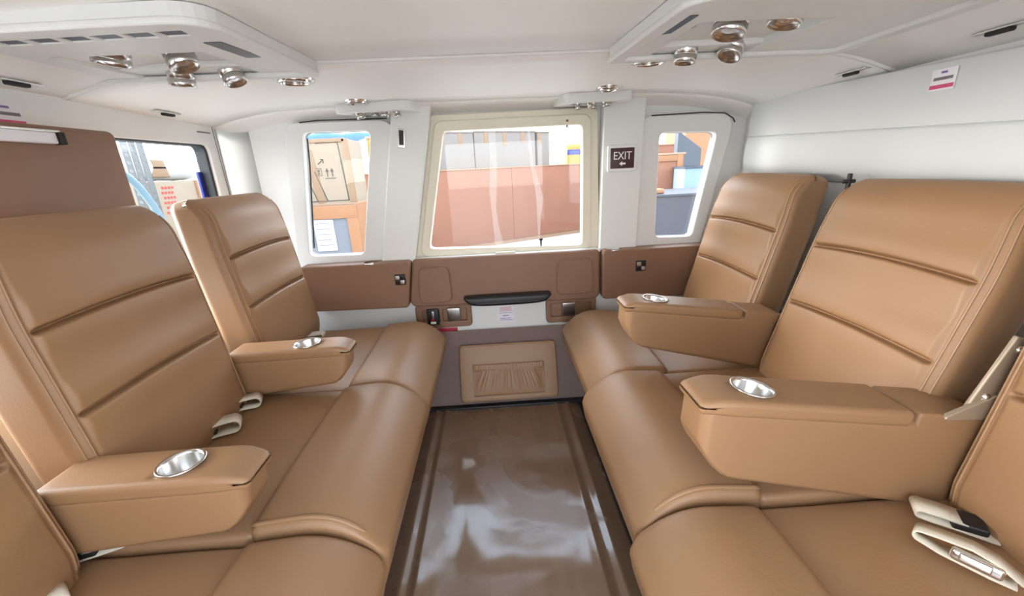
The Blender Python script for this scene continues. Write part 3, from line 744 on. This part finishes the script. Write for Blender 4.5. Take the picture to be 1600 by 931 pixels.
# hinge bracket on the side of the middle right seat
br = obj('hinge_bracket', rbox((0, 0, 0), (0.040, 0.008, 0.15), 0.003, M=T(0.882, 0.612, 0.705) @ Matrix.Rotation(0.36, 4, 'Y')), 'bracket_metal', s5)
for (dx, dz_) in ((0.020, 0.050), (-0.014, -0.040)):
    obj('bolt', lathe([(0, 0.006), (0.006, 0.005), (0.008, 0.0)], 14, T(0.882+dx, 0.608, 0.705+dz_) @ Matrix.Rotation(PI/2, 4, 'X')), 'chrome', br)
obj('hinge_arm', plate([rpoly([(0.79, 0.628), (0.880, 0.668), (0.915, 0.660), (0.915, 0.620)], [0.004, 0.016, 0.016, 0.004])], 0.010, 0.002, T(0, 0.606, 0) @ MY), 'bracket_metal', s5)

# brown headrest panel and strip on the left bulkhead
hp = thing('headrest_panel', 'tall plain brown headrest panel above the middle left seat', 'headrest', (-1.05, 1.10, 0.95))
obj('pad', rbox((-1.065, 1.06, 1.09), (0.075, 0.425, 0.31), 0.018, (2, 8, 6), k=3), 'trim_leather', hp)
obj('stem', rbox((-1.085, 1.06, 0.90), (0.04, 0.20, 0.16), 0.008), 'dark_base', hp)
ls = thing('strip_lamp', 'pale ribbed strip lamp with dark end cap over the headrest panel', 'lamp', (-1.05, 1.0, 1.20))
obj('housing', wb_(-1.024, -1.008, 0.72, 1.092, 1.226, 1.232, 0.002), 'steel', ls)
obj('diffuser', rbox((-1.0165, 0.90, 1.214), (0.016, 0.365, 0.026), 0.004, (1, 30, 1), fn=lambda v: (v[0]+0.0015*math.sin(v[1]*300), v[1], v[2])), 'placard', ls)
obj('end_cap', wb_(-1.026, -1.004, 1.084, 1.098, 1.200, 1.228, 0.003), 'dark_base', ls)
# small dark latch between the tops of the right backrests
lt = thing('seat_latch', 'small black latch between the tops of the right seat backs', 'latch', (1.075, 1.23, 0.86))
obj('post', wb_(1.070, 1.080, 1.225, 1.237, 0.86, 1.035, 0.003), 'black', lt)
obj('pin', tube([(1.058, 1.231, 1.012), (1.092, 1.231, 1.012)], 0.006, 8), 'black', lt)

# ---- seat belts
def belt(kind, x, y, z, rot, label, sc=1.0, roll=0.0):
    b_ = thing('seat_belt', label, 'seat belt', (x, y, z), rot, group='cream seat belts tucked behind the cushions')
    R_ = Matrix.Rotation(roll, 4, 'X') @ Matrix.Scale(sc, 4)
    w = 0.048
    if kind == 'loop':
        path = [(-0.10, 0.004), (-0.05, 0.008), (0.0, 0.010)] + [(0.030+0.017*math.cos(a), 0.026+0.017*math.sin(a)) for a in [(-PI/2+PI*i/10) for i in range(11)]] + [(0.005, 0.043), (-0.03, 0.040), (-0.06, 0.034)]
        obj('webbing', ribbon(path, w, 0.003, R_), 'webbing', b_, world=False)
        pl = obj('tongue', rbox((-0.045, 0, 0.020), (0.050, w*0.95, 0.004), 0.0015, M=R_), 'steel', b_, world=False)
        obj('bar', tube([(-0.012, -w/2, 0.022), (-0.012, w/2, 0.022)], 0.004, 8, M=R_), 'black', pl, world=False)
    elif kind == 'end':
        path = [(-0.10, 0.004), (-0.04, 0.010), (0.01, 0.014)] + [(0.022+0.008*math.cos(a), 0.024+0.008*math.sin(a)) for a in [(-PI/2+PI*i/8) for i in range(9)]] + [(-0.01, 0.031), (-0.05, 0.026)]
        obj('webbing', ribbon(path, w, 0.004, R_), 'webbing', b_, world=False)
        obj('buckle', rbox((-0.055, 0, 0.020), (0.055, w*1.02, 0.018), 0.005, M=R_), 'black', b_, world=False)
    elif kind == 'buckle':
        path = [(-0.085, 0.014), (-0.05, 0.012), (0.02, 0.014), (0.045, 0.019)] + [(0.052+0.010*math.cos(a), 0.030+0.010*math.sin(a)) for a in [(-PI/2+PI*i/8) for i in range(9)]] + [(0.03, 0.044), (-0.02, 0.050), (-0.055, 0.044), (-0.09, 0.026)]
        obj('webbing', ribbon(path, 0.050, 0.004, R_), 'webbing', b_, world=False)
        k_ = obj('buckle', rbox((-0.030, 0.022, 0.029), (0.075, 0.020, 0.026), 0.008, (4, 2, 2), M=R_), 'chrome', b_, world=False)
        obj('buckle_lever', rbox((-0.028, 0.033, 0.031), (0.045, 0.008, 0.016), 0.0035, M=R_), 'steel', k_, world=False)
    return b_
Zs = 0.440
belt('end', -0.775, 1.64, Zs, 0.15, 'short cream belt end deep behind the far left armrest')
belt('end', -0.735, 1.265, Zs+0.004, 0.35, 'cream belt with black buckle right under the far left armrest', 0.85)
belt('loop', -0.762, 1.100, Zs+0.014, 0.35, 'cream belt loop on the middle left seat, nearer the far armrest', 0.85)
belt('loop', -0.757, 0.975, Zs+0.014, 0.45, 'cream coiled belt loop on the middle left seat, closer to the camera', 0.95)
belt('end', -0.755, 0.640, Zs+0.002, 0.3, 'cream belt end under the near left armrest', 0.8)
belt('end', -0.765, 0.520, Zs+0.002, 0.9, 'cream belt end at the lower left corner of the photo', 0.9)
belt('end', 0.770, 0.560, Zs+0.004, 2.55, 'pale belt end with black buckle under the near right armrest', 0.85)
belt('buckle', 0.722, 0.478, Zs+0.006, 2.20, 'cream belt with chrome buckle on the nearest right seat', 0.80, 0.25)

# ================================================================== outside
GZ = -0.75
gr = struct(obj('ground', wb_(-45, 45, -40, 60, GZ-0.2, GZ, 0.01), 'concrete'))
def box_thing(name, label, cat, c, size, rot, m_, r=0.01, group=None):
    t_ = thing(name, label, cat, (c[0], c[1], c[2]-size[2]/2), rot, group=group)
    return t_
# long plywood crate
ang = math.atan2(1.384, 2.655); d_ = Vector((math.cos(ang), math.sin(ang), 0)); nrm = Vector((-d_.y, d_.x, 0))
A0 = Vector((-0.189, 10.117, GZ)) - d_*2.72
LC, DC, HC = 7.0, 2.2, 1.84
ctr = A0 + d_*(LC/2) + nrm*(DC/2)
cr = thing('plywood_crate', 'huge reddish plywood crate filling the door window', 'crate', ctr, ang)
obj('side_sheet', rbox((-LC*0.25, -DC/2, 0.10+(HC-0.1)/2), (LC/2-0.006, 0.02, HC-0.1), 0.003), 'plywood', cr, world=False)
obj('side_sheet', rbox((LC*0.25, -DC/2, 0.10+(HC-0.1)/2), (LC/2-0.006, 0.02, HC-0.1), 0.003), 'plywood', cr, world=False)
obj('back_sheet', rbox((0, DC/2, 0.10+(HC-0.1)/2), (LC, 0.02, HC-0.1), 0.003), 'plywood', cr, world=False)
for s in (-1, 1): obj('end_sheet', rbox((s*LC/2, 0, 0.10+(HC-0.1)/2), (0.02, DC, HC-0.1), 0.003), 'ply_shaded', cr, world=False)  # darker copy of the plywood colour: shade of the crate ends painted in
obj('lid', rbox((0, 0, HC+0.01), (LC+0.06, DC+0.06, 0.025), 0.004), 'pale_wood', cr, world=False)
for s in (-1, 0, 1): obj('runner', rbox((0, s*(DC/2-0.06), 0.05), (LC, 0.10, 0.10), 0.004), 'pale_wood', cr, world=False)
# grey boxes standing on the crate
for i, (u0, u1, h, lab) in enumerate(((1.15, 2.70, 0.80, 'weathered pale grey box on the plywood crate, leftmost of the row'),
                                 (2.72, 4.45, 0.82, 'weathered pale grey box on the plywood crate, middle of the row'),
                                 (4.52, 4.90, 0.80, 'narrow weathered grey box on the plywood crate, right end of the row'))):
    L_ = u1-u0; cc = A0 + d_*((u0+u1)/2) + nrm*0.75 + Vector((0, 0, HC+0.0225))
    g_ = thing('grey_box', lab, 'box', cc, ang, group='weathered boxes on the plywood crate')
    obj('body', rbox((0, 0, h/2), (L_, 0.8, h), 0.012, (6, 3, 3)), 'weathered_grey', g_, world=False)
    obj('lid', rbox((0, 0, h+0.012), (L_+0.02, 0.84, 0.03), 0.006), 'weathered_grey', g_, world=False)
    for q in range(3 if i < 2 else 1):
        obj('tape_strip', rbox((-L_*0.32+q*L_*0.3, -0.403, h-0.13-0.03*(q % 2)), (0.10, 0.004, 0.26+0.05*(q % 2)), 0.001), 'tape', g_, world=False)
# wooden crate with paper and cardboard carton on it
wc = thing('framed_crate', 'orange wood framed crate with a white paper sheet, outside left window', 'crate', (-2.55, 6.65, GZ), 0.0)
H_ = 1.44
obj('panel', rbox((0, 0, H_/2), (1.08, 0.86, H_-0.002), 0.005), 'panel_blue', wc, world=False)
for (xa, xb, za, zb_) in ((-0.56, 0.56, H_-0.19, H_), (-0.56, 0.56, 0.0, 0.16), (0.40, 0.56, 0.16, H_-0.19), (-0.56, -0.42, 0.16, H_-0.19)):
    obj('frame_board', wb_(xa, xb, -0.455, -0.430, za, zb_, 0.004), 'orange_wood', wc, world=False)
obj('frame_board', wb_(0.540, 0.565, -0.43, 0.43, 0, H_, 0.004), 'orange_wood', wc, world=False)
obj('paper_sheet', wb_(-0.10, 0.19, -0.440, -0.436, 0.78, 1.24, 0.001), 'paper', wc, world=False)
for q in range(5): obj('printed_row', wb_(-0.07, 0.16-0.03*(q % 2), -0.4415, -0.4405, 0.86+q*0.08, 0.872+q*0.08, 0.0003), 'grey_ink', wc, world=False)
cb = thing('cardboard_carton', 'tall pale cardboard carton with up arrows on the framed crate', 'carton', (-2.52, 6.68, GZ+H_), 0.0)
obj('body', rbox((0, 0, 0.455), (0.96, 0.72, 0.90), 0.008), 'cardboard', cb, world=False)
obj('pallet_base', rbox((0, 0, 0.012), (1.06, 0.80, 0.024), 0.004), 'pale_wood', cb, world=False)
obj('corner_post', rbox((0.475, -0.36, 0.465), (0.09, 0.03, 0.88), 0.004), 'tape', cb, world=False)
obj('top_edge', rbox((0.12, -0.36, 0.89), (0.70, 0.03, 0.05), 0.004), 'tape', cb, world=False)
obj('tape_strip', rbox((0.02, -0.362, 0.40), (0.12, 0.006, 0.74), 0.001, M=Matrix.Rotation(-0.12, 4, 'Y')), 'tape', cb, world=False)
def stroke(pts, m_='ink_dark', par=cb, y=-0.364, r=0.006): return obj('printed_line', tube([(a, y, c) for a, c in pts], r, 4), m_, par, world=False)
stroke([(0.10, 0.06), (-0.02, 0.48)]); stroke([(-0.04, 0.05), (-0.16, 0.46)]); stroke([(0.41, 0.06), (0.37, 0.86), (0.06, 0.86)])
stroke([(-0.45, 0.06), (0.41, 0.06)])
for q in (0.16, 0.23):
    obj('up_arrow', plate([[(q-0.006, 0.40), (q+0.006, 0.40), (q+0.006, 0.47), (q+0.025, 0.47), (q, 0.52), (q-0.025, 0.47), (q-0.006, 0.47)]], 0.003, 0, T(0, -0.363, 0) @ MY), 'ink_dark', cb, world=False)
stroke([(0.12, 0.38), (0.27, 0.38)], r=0.004)
stroke([(0.0, 0.42), (0.08, 0.42), (0.08, 0.52), (0.0, 0.52), (0.0, 0.42)], r=0.003)
obj('glass_symbol', plate([[(0.03, 0.435), (0.055, 0.435), (0.045, 0.46), (0.06, 0.50), (0.025, 0.50), (0.038, 0.46)]], 0.003, 0, T(0, -0.363, 0) @ MY), 'ink_dark', cb, world=False)
stroke([(0.05, 0.58), (0.13, 0.64)], r=0.005); stroke([(0.13, 0.64), (0.09, 0.645)], r=0.005); stroke([(0.13, 0.64), (0.125, 0.59)], r=0.005)
# tarp covered load and post
def tarp_mesh(bands):
    bm = bmesh.new(); nx, ny = 30, 14; g = []
    for j in range(ny+1):
        row = []
        for i in range(nx+1):
            u = i/nx*2-1; v = j/ny*2-1
            e = (1-abs(u)**6)*(1-abs(v)**6)
            row.append(bm.verts.new((u*2.1, v*1.2, 3.0*max(0, e)**0.35*(0.96+0.10*noise.noise(Vector((u*3, v*2, 0)))))))
        g.append(row)
    for a, b in zip(g, g[1:]):
        for k in range(nx): bm.faces.new((a[k], a[k+1], b[k+1], b[k]))
    return finish(bm)
tl = thing('covered_load', 'white and blue tarp over a load, far outside the left window', 'tarp', (-4.6, 14.5, GZ), 0.1)
obj('cover', tarp_mesh(0), 'tarp_white', tl, world=False)
obj('blue_sheet', rbox((0, 0, 2.86), (3.0, 1.6, 0.5), 0.2, (6, 4, 2), fn=lambda v: (v[0], v[1], v[2]+0.05*noise.noise(v*2))), 'tarp_blue', tl, world=False)
pt = thing('wooden_post', 'yellowish wooden post standing outside the left window', 'post', (-1.93, 7.15, GZ), 0)
obj('shaft', rbox((0, 0, 1.19), (0.06, 0.06, 2.38), 0.006), 'yellow_paint', pt, world=False)
obj('cap', rbox((0, 0, 2.40), (0.08, 0.08, 0.04), 0.006), 'pale_wood', pt, world=False)
# things outside the right window
def crate_box(name, label, cat, x0, x1, y0, y1, z0, z1, m_, lidm=None, rot=0.0, battens=False, group=None):
    t_ = thing(name, label, cat, ((x0+x1)/2, (y0+y1)/2, z0), rot, group=group)
    w, d, h = x1-x0, y1-y0, z1-z0
    obj('body', rbox((0, 0, h/2), (w, d, h), 0.01, (2, 2, 2)), m_, t_, world=False)
    if lidm: obj('lid', rbox((0, 0, h-0.015), (w+0.04, d+0.04, 0.03), 0.006), lidm, t_, world=False)
    if battens:
        for s in (-1, 1):
            obj('batten', wb_(s*(w/2-0.07)-0.045, s*(w/2-0.07)+0.045, -d/2-0.02, -d/2, 0, h-0.03, 0.004), battens, t_, world=False)
            obj('batten', wb_(-w/2+0.115, w/2-0.115, -d/2-0.02, -d/2, 0.02 if s < 0 else h-0.13, 0.11 if s < 0 else h-0.035, 0.004), battens, t_, world=False)
    return t_
crate_box('metal_chest', 'dark grey metal chest just outside the right window', 'chest', 1.75, 3.1, 5.0, 5.9, GZ, 0.70, 'grey_metal', 'grey_metal', 0.02)
crate_box('plywood_box', 'orange plywood box with battens behind the dark grey chest', 'box', 2.45, 3.20, 7.0, 7.8, GZ, 1.20, 'plywood', 'pale_wood', 0, 'orange_wood')
crate_box('blue_cabinet', 'blue and white cabinet right of the orange plywood box', 'cabinet', 3.02, 3.75, 6.55, 6.95, GZ, 0.98, 'pale_blue', 'slate_blue')
sp = thing('slate_panel', 'slanted slate coloured panel standing behind the orange plywood box', 'panel', (3.80, 8.2, GZ), 0.25)
obj('sheet', plate([[(-0.28, 0), (0.28, 0), (0.28, 2.02), (-0.26, 2.34)]], 0.10, 0.01, MY), 'slate_blue', sp, world=False)
obj('foot', rbox((0, 0, 0.04), (0.7, 0.6, 0.08), 0.01), 'grey_metal', sp, world=False)
crate_box('plywood_stack', 'tall orange plywood box at the back, seen top right through right window', 'box', 4.1, 5.6, 9.0, 10.0, GZ, 1.75, 'orange_wood', 'pale_wood')
crate_box('plywood_case', 'low orange plywood case behind the slate panel', 'case', 3.1, 4.05, 9.1, 9.9, GZ, 1.42, 'plywood', 'pale_wood')
of = thing('wood_offcut', 'small orange wooden offcut lying on the dark grey chest', 'wood offcut', (1.95, 5.15, 0.70), 0.2)
obj('block', rbox((0, 0, 0.03), (0.34, 0.14, 0.06), 0.02, (4, 2, 1)), 'orange_wood', of, world=False)
# yellow and blue truck seen at the right edge of the door window
tk = thing('yellow_truck', 'yellow truck with blue stripe at the right edge of the door window', 'truck', (3.9, 16.0, GZ), 0.05)
obj('body', rbox((0, 0, 1.55), (2.6, 1.8, 1.9), 0.12, (2, 2, 2), k=3), 'yellow_paint', tk, world=False)
obj('stripe', rbox((0, -0.9, 2.25), (2.5, 0.04, 0.16), 0.01), 'blue_paint', tk, world=False)
obj('cab_roof', rbox((0, 0, 2.75), (2.4, 1.6, 0.7), 0.15, (2, 2, 2), k=3), 'tarp_white', tk, world=False)
for s in (-1, 1):
    for q in (-1, 1):
        obj('wheel', lathe([(0, -0.13), (0.42, -0.13), (0.48, -0.08), (0.48, 0.08), (0.42, 0.13), (0, 0.13)], 24, T(q*0.8, s*0.8, 0.48) @ Matrix.Rotation(PI/2, 4, 'X')), 'black', tk, world=False)
# things outside the left bulkhead window
bx_ = thing('large_carton', 'cardboard carton with red print outside the left bulkhead window', 'carton', (-4.68, 5.80, GZ), 0)
obj('body', rbox((0, 0, 0.945), (1.0, 1.25, 1.88), 0.012), 'cardboard', bx_, world=False)
obj('edge_board', rbox((0.51, 0.50, 0.945), (0.03, 0.18, 1.88), 0.005), 'orange_wood', bx_, world=False)
for i in range(4):
    for j in range(6):
        obj('red_mark', wb_(0.500, 0.505, -0.235+i*0.055+0.02*(j % 2), -0.20+i*0.055+0.02*(j % 2), 1.48+j*0.062, 1.51+j*0.062, 0.0008), 'red_ink', bx_, world=False)
rl = thing('wrapped_roll', 'pale wrapped roll lying on the carton outside the left bulkhead window', 'roll', (-4.55, 5.98, GZ+1.895), 0)
obj('roll', rbox((0, 0, 0.16), (0.5, 1.25, 0.32), 0.15, (2, 14, 2), k=5, fn=lambda v: (v[0], v[1], v[2]*(1+0.06*noise.noise(v*4)))), 'tarp_white', rl, world=False)
obj('torn_patch', rbox((0.235, -0.16, 0.15), (0.03, 0.30, 0.22), 0.012, (1, 4, 4), fn=lambda v: (v[0], v[1]*(1-1.6*(v[2]+0.11)), v[2])), 'tape', rl, world=False)
def upright(y, label):
    u_ = thing('rack_upright', label, 'rack upright', (-4.0, y, GZ), 0, group='perforated rack uprights')
    holes = [rpoly(rect(-0.024, 0.024, 0.12+i*0.085, 0.155+i*0.085), 0.010, 3) for i in range(30)]
    obj('strip', plate([rect(-0.045, 0.045, 0, 2.7)]+holes, 0.006, 0, MX), 'galvanized', u_, world=False)
    obj('flange', wb_(-0.06, 0.003, 0.040, 0.045, 0, 2.7, 0.001), 'galvanized', u_, world=False)
upright(4.99, 'perforated steel rack upright, nearest the headrest panel'); upright(5.10, 'perforated steel rack upright, second from the headrest panel'); upright(5.21, 'perforated steel rack upright, farthest from the headrest panel')
hs = thing('blue_hose', 'thick pale blue hose arching outside the left bulkhead window', 'hose', (-3.5, 4.6, GZ), 0)
obj('hose', tube([(-3.5, 4.05, GZ+0.03)]+[(-3.5, 4.12+0.60*math.sin(PI/2*i/14)*(1)-0.0, GZ+0.03+2.02*math.sin(PI*0.5+PI*0.5*i/14) if False else GZ+0.03+1.98*math.cos(PI/2*i/14)**0.8) for i in range(15)], 0.035, 12), 'blue_tube', hs)
